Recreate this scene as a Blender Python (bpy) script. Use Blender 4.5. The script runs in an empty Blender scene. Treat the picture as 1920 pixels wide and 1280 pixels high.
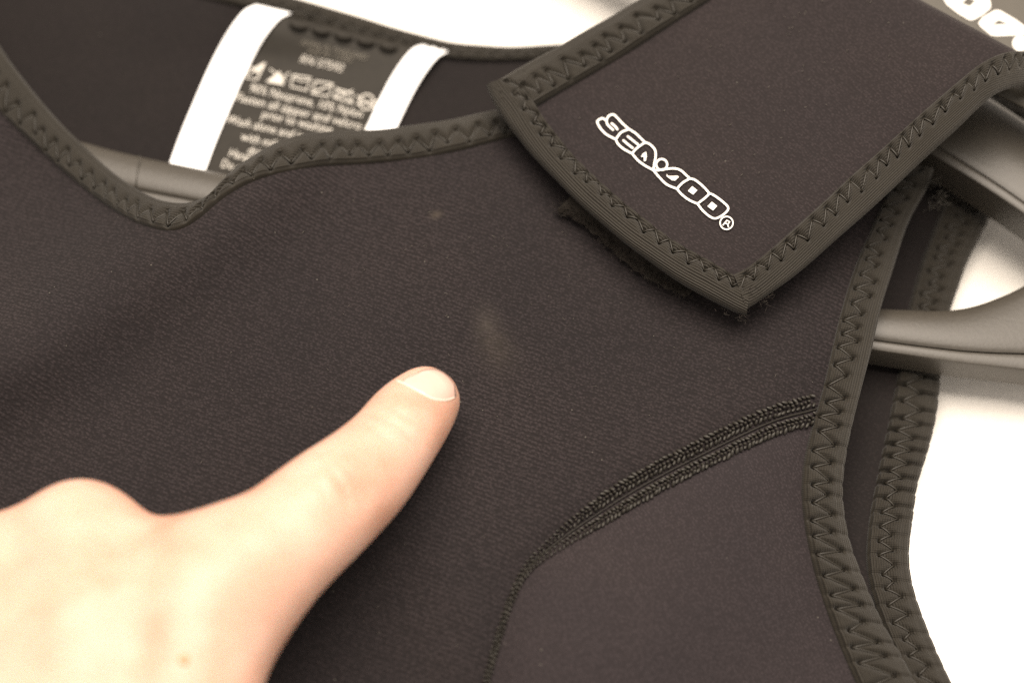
import bpy, math, random
import numpy as np
from mathutils import Vector
from mathutils.geometry import delaunay_2d_cdt

random.seed(7); rng = np.random.default_rng(7)
S = bpy.context.scene
COL = S.collection

# ------------------------------------------------------------------ camera
TILT = math.radians(27.0); DIST = 0.335; LENS = 62.0
P0 = np.array([0.0, 0.0, 0.025])
CAM = P0 + DIST * np.array([0, -math.sin(TILT), math.cos(TILT)])
cd = bpy.data.cameras.new('camera'); cam = bpy.data.objects.new('camera', cd); COL.objects.link(cam)
cam.location = CAM; cam.rotation_euler = (TILT, 0, 0)
cd.lens = LENS; cd.sensor_width = 36; cd.clip_start = 0.01; cd.clip_end = 20
cd.dof.use_dof = True; cd.dof.focus_distance = 0.333; cd.dof.aperture_fstop = 6.5
S.camera = cam
# ------------------------------------------------------------------ light
w = bpy.data.worlds.new('World'); S.world = w; w.use_nodes = True
bg = w.node_tree.nodes['Background']; bg.inputs[0].default_value = (1.0, 0.90, 0.80, 1); bg.inputs[1].default_value = 0.85
def area(name, loc, target, size, watts, color):
    l = bpy.data.lights.new(name, 'AREA'); l.size = size; l.energy = watts; l.color = color
    o = bpy.data.objects.new(name, l); COL.objects.link(o); o.location = loc
    o.rotation_euler = (Vector(target) - Vector(loc)).to_track_quat('-Z', 'Y').to_euler()
    return o
area('room_lamp', (0.04, 0.24, 0.95), (0, 0, 0), 0.80, 27.0, (1.0, 0.89, 0.77))
S.view_settings.view_transform = 'Standard'; S.view_settings.look = 'None'
S.view_settings.exposure = 0; S.view_settings.gamma = 1
S.render.engine = 'CYCLES'
S.cycles.use_denoising = False; S.cycles.filter_width = 1.3

# ------------------------------------------------------------------ helpers
FPX = 1920 * LENS / 36.0
cT, sT = math.cos(TILT), math.sin(TILT)
def U(px, py, z):
    """a point of the photograph put at its real height above the table"""
    px = np.asarray(px, float); py = np.asarray(py, float); z = np.asarray(z, float)
    x = (px - 960) / FPX; y = -(py - 640) / FPX
    dx = x; dy = y * cT + sT; dz = y * sT - cT
    k = (z - CAM[2]) / dz
    return np.stack([CAM[0] + dx * k, CAM[1] + dy * k, CAM[2] + dz * k], -1)
def depth(p):
    q = np.asarray(p) - CAM
    return q[..., 1] * sT - q[..., 2] * cT
def sst(a, b, x):
    t = np.clip((np.asarray(x, float) - a) / (b - a), 0, 1); return t * t * (3 - 2 * t)
def segdist(px, py, pts):
    px = np.asarray(px, float); py = np.asarray(py, float)
    d = np.full(np.broadcast(px, py).shape, 1e9)
    for (x0, y0), (x1, y1) in zip(pts[:-1], pts[1:]):
        vx, vy = x1 - x0, y1 - y0
        t = np.clip(((px - x0) * vx + (py - y0) * vy) / (vx * vx + vy * vy), 0, 1)
        d = np.minimum(d, np.hypot(px - x0 - t * vx, py - y0 - t * vy))
    return d
def spline(pts, n=None, per=12):
    P = np.array(pts, float)
    E = np.vstack([2 * P[0] - P[1], P, 2 * P[-1] - P[-2]])
    out = []
    for i in range(1, len(E) - 2):
        p0, p1, p2, p3 = E[i-1], E[i], E[i+1], E[i+2]
        for t in np.linspace(0, 1, per, endpoint=False):
            out.append(.5 * (2*p1 + (p2-p0)*t + (2*p0-5*p1+4*p2-p3)*t*t + (3*p1-p0-3*p2+p3)*t**3))
    out.append(P[-1]); out = np.array(out)
    if n is None: return out
    return resample(out, n)
def resample(P, n):
    L = np.r_[0, np.cumsum(np.linalg.norm(np.diff(P, axis=0), axis=1))]
    s = np.linspace(0, L[-1], n)
    return np.stack([np.interp(s, L, P[:, k]) for k in range(P.shape[1])], 1)

ROOT = {}
def empty(name, loc, label, cat, group=None):
    o = bpy.data.objects.new(name, None); COL.objects.link(o); o.location = loc
    o.empty_display_size = .01
    o['label'] = label; o['category'] = cat
    if group: o['group'] = group
    ROOT[o.name] = np.array(loc, float)
    return o
def origin(p):
    return np.zeros(3) if p is None else ROOT[p.name]
def mesh(name, V, F, mat, parent=None, uv=None, smooth=True, label=None, kind=None):
    off = origin(parent)
    V = np.asarray(V, float) - off
    me = bpy.data.meshes.new(name)
    me.from_pydata([tuple(v) for v in V], [], [tuple(int(i) for i in f) for f in F])
    if uv is not None:
        uv = np.asarray(uv, float)
        l = me.uv_layers.new(name='UVMap')
        idx = np.empty(len(me.loops), int); me.loops.foreach_get('vertex_index', idx)
        l.data.foreach_set('uv', uv[idx].astype(np.float32).ravel())
    if smooth: me.polygons.foreach_set('use_smooth', [True] * len(me.polygons))
    if mat: me.materials.append(mat)
    me.update()
    o = bpy.data.objects.new(name, me); COL.objects.link(o)
    if parent: o.parent = parent
    ROOT[o.name] = off
    if label: o['label'] = label
    if kind: o['kind'] = kind
    return o
def grid_faces(n, m, close=False):
    F = []
    for i in range(n - 1):
        for j in range(m - 1 if not close else m):
            k = (j + 1) % m
            F.append((i*m+j, i*m+k, (i+1)*m+k, (i+1)*m+j))
    return F
class MB:
    def __init__(s): s.V = []; s.F = []
    def add(s, V, F):
        b = len(s.V); s.V += [tuple(v) for v in V]; s.F += [tuple(b + i for i in f) for f in F]
    def tube(s, P, r, k=6, taper=None):
        P = np.asarray(P, float); n = len(P)
        T = np.gradient(P, axis=0); T /= np.linalg.norm(T, axis=1)[:, None] + 1e-12
        up = np.tile([0.03, 0.02, 1.0], (n, 1))
        N = np.cross(T, up); N /= np.linalg.norm(N, axis=1)[:, None] + 1e-12
        B = np.cross(N, T)
        rr = np.full(n, r) if taper is None else r * np.asarray(taper)
        V = []
        for i in range(n):
            for j in range(k):
                a = 2 * math.pi * j / k
                V.append(P[i] + rr[i] * (math.cos(a) * N[i] + math.sin(a) * B[i]))
        F = grid_faces(n, k, True) + [tuple(range(k))[::-1], tuple((n-1)*k + j for j in range(k))]
        s.add(V, F)
    def build(s, name, mat, parent=None, **kw): return mesh(name, np.array(s.V), s.F, mat, parent, **kw)

def inside(poly, x, y):
    c = np.zeros(x.shape, bool); n = len(poly)
    for i in range(n):
        x0, y0 = poly[i]; x1, y1 = poly[(i+1) % n]
        if y0 == y1: continue
        k = ((y0 > y) != (y1 > y)) & (x < (x1 - x0) * (y - y0) / (y1 - y0) + x0)
        c ^= k
    return c
def cdt(outer, holes=(), step=None, margin=.5):
    """triangles over a 2-D outline, with an even net of points inside it"""
    pts = [tuple(p) for p in outer]; n = len(pts); edges = [(i, (i+1) % n) for i in range(n)]
    faces = [list(range(n))]
    for h in holes:
        b = len(pts); pts += [tuple(p) for p in h]; edges += [(b+i, b+(i+1) % len(h)) for i in range(len(h))]
    if step:
        o = np.array(outer); lo, hi = o.min(0), o.max(0)
        gx, gy = np.meshgrid(np.arange(lo[0], hi[0], step), np.arange(lo[1], hi[1], step * .866))
        gx = gx + (np.arange(gx.shape[0]) % 2)[:, None] * step * .5
        gx, gy = gx.ravel(), gy.ravel()
        ok = inside(outer, gx, gy)
        loop = list(outer) + [outer[0]]
        gx, gy = gx[ok], gy[ok]
        ok = segdist(gx, gy, loop) > step * margin
        pts += list(zip(gx[ok], gy[ok]))
    r = delaunay_2d_cdt([Vector((float(a), float(b))) for a, b in pts], edges, [], 0, 1e-7)
    P = np.array([[v.x, v.y] for v in r[0]]); F = np.array([list(f) for f in r[2] if len(f) == 3])
    c = P[F].mean(1)
    ok = inside(outer, c[:, 0], c[:, 1])
    for h in holes: ok &= ~inside(h, c[:, 0], c[:, 1])
    return P, F[ok]
def flip_up(V, F):
    F = np.array(F); n = np.cross(V[F[:, 1]] - V[F[:, 0]], V[F[:, 2]] - V[F[:, 0]])
    d = n[:, 2] < 0; F[d] = F[d][:, ::-1]; return F
def sheet(name, outline, hf, step, mat, parent, thick, label=None):
    P, F = cdt(outline, step=step)
    V = U(P[:, 0], P[:, 1], hf(P[:, 0], P[:, 1])); F = flip_up(V, F)
    o = mesh(name, V, F, mat, parent, uv=V[:, :2] * 1000, label=label)
    if thick:
        m = o.modifiers.new('thickness', 'SOLIDIFY'); m.thickness = thick; m.offset = -1
    return o

# ------------------------------------------------------------------ materials
def nt(name):
    m = bpy.data.materials.new(name); m.use_nodes = True; t = m.node_tree
    return m, t, t.nodes['Principled BSDF']
def node(t, typ, **kw):
    n = t.nodes.new(typ)
    for k, v in kw.items():
        if k.startswith('i_'):
            key = k[2:]; key = int(key) if key.isdigit() else key.replace('_', ' ')
            n.inputs[key].default_value = v
        else: setattr(n, k, v)
    return n
def link(t, a, b): t.links.new(a, b)
def math_(t, op, a, b=None, clamp=False):
    n = t.nodes.new('ShaderNodeMath'); n.operation = op; n.use_clamp = clamp
    for i, v in enumerate((a, b)):
        if v is None: continue
        if isinstance(v, (int, float)): n.inputs[i].default_value = v
        else: link(t, v, n.inputs[i])
    return n.outputs[0]
def mix(t, fac, a, b):
    n = t.nodes.new('ShaderNodeMix'); n.data_type = 'RGBA'
    for i, v in ((0, fac), (6, a), (7, b)):
        if isinstance(v, (int, float)): n.inputs[i].default_value = v
        elif isinstance(v, tuple): n.inputs[i].default_value = (*v, 1)
        else: link(t, v, n.inputs[i])
    return n.outputs[2]
def ramp(t, fac, stops):
    n = t.nodes.new('ShaderNodeValToRGB'); e = n.color_ramp.elements
    e[0].position, e[0].color = stops[0][0], (*stops[0][1], 1)
    e[1].position, e[1].color = stops[-1][0], (*stops[-1][1], 1)
    for p, c in stops[1:-1]:
        q = e.new(p); q.color = (*c, 1)
    link(t, fac, n.inputs[0]); return n.outputs[0]
def uvmm(t, rot=0):
    u = node(t, 'ShaderNodeUVMap'); u.uv_map = 'UVMap'
    m = node(t, 'ShaderNodeMapping'); m.inputs['Rotation'].default_value = (0, 0, math.radians(rot))
    link(t, u.outputs[0], m.inputs[0]); return m.outputs[0]

def fabric(name, base, rot, p1, p2, bump=.35, sheen=.07, twill=.0, stains=(), speck=.4, rough=.85, rib=.3):
    """stretch knit: rows of small loops, fine fuzz, a little heather and lint"""
    m, t, b = nt(name)
    co = uvmm(t, rot)
    def wave(direction, pitch, dist, ds, phase=0):
        x = node(t, 'ShaderNodeTexWave', wave_type='BANDS', bands_direction=direction, wave_profile='SIN')
        x.inputs['Scale'].default_value = .3142 / pitch; x.inputs['Distortion'].default_value = dist
        x.inputs['Detail'].default_value = 2; x.inputs['Detail Scale'].default_value = ds
        link(t, co, x.inputs[0]); return x.outputs['Fac']
    w1 = wave('Y', p1, 3.0, 1.2)
    mp0 = node(t, 'ShaderNodeMapping'); mp0.inputs['Scale'].default_value = (.72, 1.0, 1); link(t, co, mp0.inputs[0])
    vk = node(t, 'ShaderNodeTexVoronoi', feature='SMOOTH_F1'); vk.inputs['Scale'].default_value = 1 / p2; vk.inputs['Randomness'].default_value = .75; vk.inputs['Smoothness'].default_value = .3
    link(t, mp0.outputs[0], vk.inputs[0])
    loop = math_(t, 'SUBTRACT', 1.0, math_(t, 'MULTIPLY', vk.outputs['Distance'], 1.35), True)
    n1 = node(t, 'ShaderNodeTexNoise'); n1.inputs['Scale'].default_value = 2.6; n1.inputs['Detail'].default_value = 4
    n1.inputs['Roughness'].default_value = .8; link(t, co, n1.inputs[0])
    n2 = node(t, 'ShaderNodeTexNoise'); n2.inputs['Scale'].default_value = .035; n2.inputs['Detail'].default_value = 4; link(t, co, n2.inputs[0])
    n3 = node(t, 'ShaderNodeTexNoise'); n3.inputs['Scale'].default_value = .02; n3.inputs['Detail'].default_value = 1; link(t, co, n3.inputs[0])
    ribs = math_(t, 'MULTIPLY', w1, math_(t, 'MULTIPLY', n3.outputs[0], 2 * rib))
    h = math_(t, 'ADD', math_(t, 'ADD', math_(t, 'MULTIPLY', loop, .9), math_(t, 'MULTIPLY', n1.outputs[0], .7)), math_(t, 'MULTIPLY', ribs, .8))
    v = math_(t, 'ADD', math_(t, 'ADD', math_(t, 'MULTIPLY', n1.outputs[0], .75), math_(t, 'MULTIPLY', loop, .42)), math_(t, 'SUBTRACT', math_(t, 'MULTIPLY', ribs, .22), .13))
    dk = tuple(c * (1 - speck) for c in base); lt = tuple(c * (1 + speck * 1.25) for c in base)
    col = ramp(t, v, [(.36, dk), (.52, base), (.68, lt)])
    big = ramp(t, n2.outputs[0], [(.3, (.9, .9, .92)), (.7, (1.08, 1.06, 1.04))])
    mm = node(t, 'ShaderNodeMix', data_type='RGBA', blend_type='MULTIPLY'); mm.inputs[0].default_value = 1
    link(t, col, mm.inputs[6]); link(t, big, mm.inputs[7]); col = mm.outputs[2]
    # lint: rare pale fibre points
    vo = node(t, 'ShaderNodeTexVoronoi'); vo.inputs['Scale'].default_value = .45; link(t, co, vo.inputs[0])
    sp = node(t, 'ShaderNodeSeparateColor'); link(t, vo.outputs['Color'], sp.inputs[0])
    rare = math_(t, 'MULTIPLY', math_(t, 'GREATER_THAN', sp.outputs[0], .93), math_(t, 'LESS_THAN', vo.outputs['Distance'], .075))
    col = mix(t, math_(t, 'MULTIPLY', rare, .5), col, (.11, .10, .085))
    for (sx, sy, ax, ay, ang, strength, c) in stains:
        uvn = node(t, 'ShaderNodeUVMap'); uvn.uv_map = 'UVMap'
        mp = node(t, 'ShaderNodeMapping', vector_type='TEXTURE')
        mp.inputs['Location'].default_value = (sx, sy, 0); mp.inputs['Rotation'].default_value = (0, 0, math.radians(ang)); mp.inputs['Scale'].default_value = (ax, ay, 1)
        link(t, uvn.outputs[0], mp.inputs[0])
        ln = node(t, 'ShaderNodeVectorMath', operation='LENGTH'); link(t, mp.outputs[0], ln.inputs[0])
        g = math_(t, 'SUBTRACT', 1.0, ln.outputs['Value'], True); g = math_(t, 'POWER', g, 1.6)
        nn = node(t, 'ShaderNodeTexNoise'); nn.inputs['Scale'].default_value = .5; nn.inputs['Detail'].default_value = 3
        link(t, uvn.outputs[0], nn.inputs[0])
        g = math_(t, 'MULTIPLY', g, math_(t, 'MULTIPLY', nn.outputs[0], 2 * strength), True)
        col = mix(t, g, col, c)
    link(t, col, b.inputs['Base Color'])
    bp = node(t, 'ShaderNodeBump'); bp.inputs['Strength'].default_value = bump; bp.inputs['Distance'].default_value = .0003
    link(t, h, bp.inputs['Height']); link(t, bp.outputs[0], b.inputs['Normal'])
    b.inputs['Roughness'].default_value = rough; b.inputs['Specular IOR Level'].default_value = .15
    b.inputs['Sheen Weight'].default_value = sheen; b.inputs['Sheen Roughness'].default_value = .45
    b.inputs['Sheen Tint'].default_value = (1, .95, .9, 1)
    return m
def tape(name, base, pitch=.5, bump=.5):
    """ribbed binding tape: ribs run along its length"""
    m, t, b = nt(name); co = uvmm(t)
    x = node(t, 'ShaderNodeTexWave', wave_type='BANDS', bands_direction='Y', wave_profile='SIN')
    x.inputs['Scale'].default_value = .3142 / pitch; x.inputs['Distortion'].default_value = .5; x.inputs['Detail Scale'].default_value = .6
    link(t, co, x.inputs[0])
    x2 = node(t, 'ShaderNodeTexWave', wave_type='BANDS', bands_direction='X', wave_profile='SIN')
    x2.inputs['Scale'].default_value = .3142 / .36; x2.inputs['Distortion'].default_value = 1.0; link(t, co, x2.inputs[0])
    n1 = node(t, 'ShaderNodeTexNoise'); n1.inputs['Scale'].default_value = 2.2; n1.inputs['Detail'].default_value = 3; link(t, co, n1.inputs[0])
    n2 = node(t, 'ShaderNodeTexNoise'); n2.inputs['Scale'].default_value = .12; n2.inputs['Detail'].default_value = 3; link(t, co, n2.inputs[0])
    h = math_(t, 'ADD', math_(t, 'ADD', x.outputs['Fac'], math_(t, 'MULTIPLY', x2.outputs['Fac'], .25)), math_(t, 'MULTIPLY', n1.outputs[0], .5))
    v = math_(t, 'ADD', math_(t, 'MULTIPLY', x.outputs['Fac'], .3), math_(t, 'ADD', math_(t, 'MULTIPLY', n1.outputs[0], .4), math_(t, 'MULTIPLY', n2.outputs[0], .35)))
    col = ramp(t, v, [(.25, tuple(c * .62 for c in base)), (.5, base), (.8, tuple(c * 1.3 for c in base))])
    link(t, col, b.inputs['Base Color'])
    bp = node(t, 'ShaderNodeBump'); bp.inputs['Strength'].default_value = bump; bp.inputs['Distance'].default_value = .0002
    link(t, h, bp.inputs['Height']); link(t, bp.outputs[0], b.inputs['Normal'])
    b.inputs['Roughness'].default_value = .62; b.inputs['Specular IOR Level'].default_value = .2
    b.inputs['Sheen Weight'].default_value = .07; b.inputs['Sheen Roughness'].default_value = .5
    return m
def simple(name, base, rough=.6, spec=.5, noise=0, nscale=800, bump=0, bdist=.0002, coat=0):
    m, t, b = nt(name); tc = node(t, 'ShaderNodeTexCoord')
    n = node(t, 'ShaderNodeTexNoise'); n.inputs['Scale'].default_value = nscale; n.inputs['Detail'].default_value = 4
    link(t, tc.outputs['Object'], n.inputs[0])
    col = ramp(t, n.outputs[0], [(.3, tuple(c * (1 - noise) for c in base)), (.7, tuple(min(1, c * (1 + noise)) for c in base))])
    link(t, col, b.inputs['Base Color'])
    b.inputs['Roughness'].default_value = rough; b.inputs['Specular IOR Level'].default_value = spec
    b.inputs['Coat Weight'].default_value = coat
    if bump:
        bp = node(t, 'ShaderNodeBump'); bp.inputs['Strength'].default_value = bump; bp.inputs['Distance'].default_value = bdist
        link(t, n.outputs[0], bp.inputs['Height']); link(t, bp.outputs[0], b.inputs['Normal'])
    return m
st4 = U(1490, 1095, .018)[:2] * 1000
st1 = U(912, 602, .0247)[:2] * 1000; st2 = U(818, 405, .025)[:2] * 1000; st3 = U(930, 650, .0247)[:2] * 1000
M_front = fabric('black_neoprene_knit', (.0164, .0129, .0134), 22, .88, .44, bump=.45, rib=.65, speck=.4,
                 stains=[(st1[0], st1[1], 4.2, 6.5, 12, .22, (.068, .058, .048)), (st3[0], st3[1], 6, 9, 25, .14, (.08, .066, .047)),
                         (st2[0], st2[1], 2.2, 1.6, 20, .3, (.09, .072, .052))])
M_side = fabric('smooth_nylon_knit', (.0240, .0190, .0202), 62, .62, .38, bump=.3, speck=.3, rib=.3)
M_back = fabric('lining_knit', (.0118, .0093, .0090), 30, .6, .5, bump=.3, speck=.25, rib=.15)
M_strap = fabric('strap_knit', (.0214, .0166, .0168), 10, .66, .42, bump=.4, speck=.32, rib=.25)
M_tape = tape('ribbed_binding_tape', (.0165, .0136, .0095), bump=.7)
M_thread = simple('binding_thread', (.0165, .0138, .0098), .5, .35, .2, 3000)
M_seamthread = simple('seam_thread', (.021, .018, .0135), .6, .45, .4, 2500)
M_velcro = simple('fuzzy_black_fastener', (.022, .018, .0145), .9, .2, .4, 3000, .5)
M_white = simple('white_satin_ribbon', (.86, .86, .86), .55, .4, .02, 600)
M_label = simple('black_satin_label', (.0165, .0138, .0102), .7, .25, .12, 500)
M_inkl = simple('label_print', (.50, .47, .42), .6, .3, .06, 2500)
M_ink = simple('white_print', (.62, .60, .56), .6, .3, .06, 2500)
M_ink2 = simple('cream_print', (.11, .098, .078), .6, .3, .06, 2500)
M_plastic = simple('black_plastic', (.044, .0385, .031), .42, .42, .08, 1400, .2, .00015)
M_card = simple('black_card', (.05, .043, .032), .45, .4, .06, 400)

# ------------------------------------------------------------------ shape of the garment (heights in metres)
SEAM = spline([(1560, 758), (1525, 770), (1440, 795), (1300, 862), (1200, 915), (1120, 965), (1050, 1013), (990, 1065), (958, 1125), (935, 1195), (912, 1280), (895, 1370), (880, 1500), (860, 1800), (845, 2200), (840, 2560)])
seam_pts = [tuple(p) for p in SEAM[::4]]
ARM_OUT = [(1752, 318), (1735, 360), (1703, 420), (1674, 510), (1652, 580), (1634, 660), (1613, 740), (1592, 830), (1582, 900), (1584, 960), (1596, 1020), (1618, 1080), (1655, 1165), (1695, 1235), (1730, 1300), (1800, 1420), (1860, 1560)]
ARM_IN = [(1690, 318), (1664, 360), (1636, 420), (1602, 500), (1577, 580), (1560, 650), (1544, 720), (1525, 790), (1509, 860), (1504, 920), (1510, 985), (1525, 1060), (1546, 1130), (1572, 1200), (1606, 1280), (1665, 1400), (1730, 1560)]
NECK_TOP = [(-240, -300), (-120, -110), (-50, 5), (0, 86), (32, 132), (70, 180), (110, 226), (155, 270), (200, 313), (250, 350), (300, 374), (342, 383), (378, 376), (410, 355), (438, 322), (470, 296), (512, 271), (562, 255), (622, 247), (700, 243), (780, 235), (860, 222), (930, 206), (1010, 186), (1080, 165)]
NECK_BOT = [(-330, -230), (-180, -20), (-70, 132), (0, 212), (42, 252), (98, 304), (148, 347), (200, 386), (250, 415), (300, 431), (336, 430), (370, 411), (408, 379), (442, 356), (482, 337), (532, 323), (602, 312), (680, 308), (760, 300), (850, 285), (940, 262), (1020, 240), (1090, 222)]
arm_mid = [((a + c) / 2, (b + d) / 2) for (a, b), (c, d) in zip(ARM_OUT, ARM_IN)]
def hf(x, y):
    x = np.asarray(x, float); y = np.asarray(y, float)
    h = np.full(np.broadcast(x, y).shape, .0245)
    d = segdist(x, y, [(520, 300), (440, 370), (260, 500), (60, 640), (-250, 800)])
    h = h + .0075 * np.exp(-(d / 115) ** 2)
    d = np.hypot((x - 60) / 260, (y - 330) / 170); h = h - .0050 * np.exp(-d * d)
    h = h - .0100 * sst(1000, 1750, x) * sst(650, 1250, y) - .003 * sst(900, 1500, y)
    d = segdist(x, y, arm_mid); h = h - .0030 * np.exp(-(d / 90) ** 2)
    d = segdist(x, y, seam_pts); h = h - .0016 * np.exp(-(d / 34) ** 2) * sst(1600, 1300, x)
    h = h + .0022 * np.exp(-(((x - 1180) / 260) ** 2 + ((y - 1190) / 150) ** 2))
    h = h - .0012 * np.exp(-(((x - 790) / 90) ** 2 + ((y - 760) / 80) ** 2))
    h = h - .0030 * np.exp(-(((x - 1330) / 240) ** 2 + ((y - 330) / 170) ** 2))
    h = h + .0007 * np.sin(x / 140 + y / 210) + .0005 * np.sin(x / 90 - y / 120 + 1)
    return h
BACKARM_OUT = [(1965, 170), (1905, 310), (1855, 410), (1835, 450), (1815, 490), (1797, 540), (1782, 585), (1774, 640), (1766, 690), (1757, 775), (1742, 840), (1722, 905), (1713, 965), (1705, 1035), (1712, 1098), (1738, 1175), (1768, 1245), (1795, 1300), (1850, 1400), (1930, 1560)]
BACKARM_IN = [(1850, 150), (1800, 290), (1765, 390), (1745, 440), (1727, 490), (1712, 540), (1700, 590), (1690, 640), (1682, 700), (1668, 775), (1652, 850), (1637, 925), (1627, 985), (1623, 1045), (1630, 1100), (1650, 1165), (1680, 1235), (1705, 1290), (1760, 1400), (1830, 1560)]
def hb(x, y):
    x = np.asarray(x, float); y = np.asarray(y, float)
    h = .0058 + .0010 * np.sin(x / 230 + .4) * np.cos(y / 190)
    h = h + .0018 * np.exp(-(((x - 250) / 300) ** 2 + ((y - 60) / 120) ** 2))
    h = h + .0016 * sst(1500, 1640, x)
    h = h + .006 * np.exp(-((x - 620) / 420) ** 2) * sst(130, -40, y)
    return h

# ------------------------------------------------------------------ table
tb = 1.6
gx = np.linspace(-tb, tb, 41); V = np.array([(x, y, 0) for y in gx for x in gx]); 
M_table = simple('white_leathery_tabletop', (.80, .77, .72), .55, .4, .02, 350, .35, .0006)
table = mesh('table_surface', V, grid_faces(41, 41), M_table)
table.data.flip_normals() if table.data.polygons[0].normal.z < 0 else None
table['kind'] = 'structure'

# ------------------------------------------------------------------ the vest
vest = empty('vest', tuple(U(900, 700, 0)), 'black neoprene vest with stitched bound edges spread out on a hanger', 'vest')
neck_low = [tuple(p) for p in spline([((a+c)/2, (b+d)/2) for (a, b), (c, d) in zip(NECK_TOP, NECK_BOT)], 130)]
arm_line = [tuple(p) for p in spline(arm_mid, 110)]
seam_line = [tuple(p) for p in resample(SEAM, 150)]
# front panel: neckline -> shoulder -> armhole down to the seam -> along the seam -> off to the lower left
ai = min(range(len(arm_line)), key=lambda i: abs(arm_line[i][1] - 762))
front_outline = neck_low + [(1250, 130), (1500, 170), (1690, 260)] + arm_line[:ai] + seam_line[2:] + [(838, 2570), (300, 2580), (-800, 2580), (-860, 1700), (-760, 900), (-620, 100)]
front = sheet('front_panel', front_outline, hf, 11, M_front, vest, .0024)
side_outline = seam_line[2:][::-1] + arm_line[ai:] + [(1850, 1800), (1900, 2200), (1920, 2570), (1400, 2572)]
side = sheet('side_panel', side_outline, lambda x, y: hf(x, y) - .0003, 11, M_side, vest, .0024, label='smoother, paler side panel')
bo = [tuple(p) for p in spline([((a+c)/2, (b+d)/2) for (a, b), (c, d) in zip(BACKARM_OUT, BACKARM_IN)], 90)]
NB_TOP = [(-300, -330), (0, -190), (250, -95), (430, -42), (570, 0), (640, 20), (740, 50), (830, 75), (900, 84), (980, 86), (1060, 82), (1130, 73), (1260, 48), (1420, 0)]
NB_BOT = [(-320, -270), (-20, -135), (230, -42), (400, 2), (520, 29), (600, 52), (680, 76), (760, 96), (830, 109), (890, 115), (965, 115), (1045, 110), (1130, 103), (1270, 78), (1430, 30)]
nb = [tuple(p) for p in spline([((a+c)/2, (b+d)/2) for (a, b), (c, d) in zip(NB_TOP, NB_BOT)], 80)]
back_outline = nb + [(1560, -60), (1850, -60)] + bo + [(1910, 1800), (1930, 2200), (1940, 2590), (900, 2592), (-820, 2592), (-880, 1700), (-790, 900), (-640, 100), (-500, -250)]
back = sheet('back_panel', back_outline, hb, 14, M_back, vest, .0024)

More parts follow.
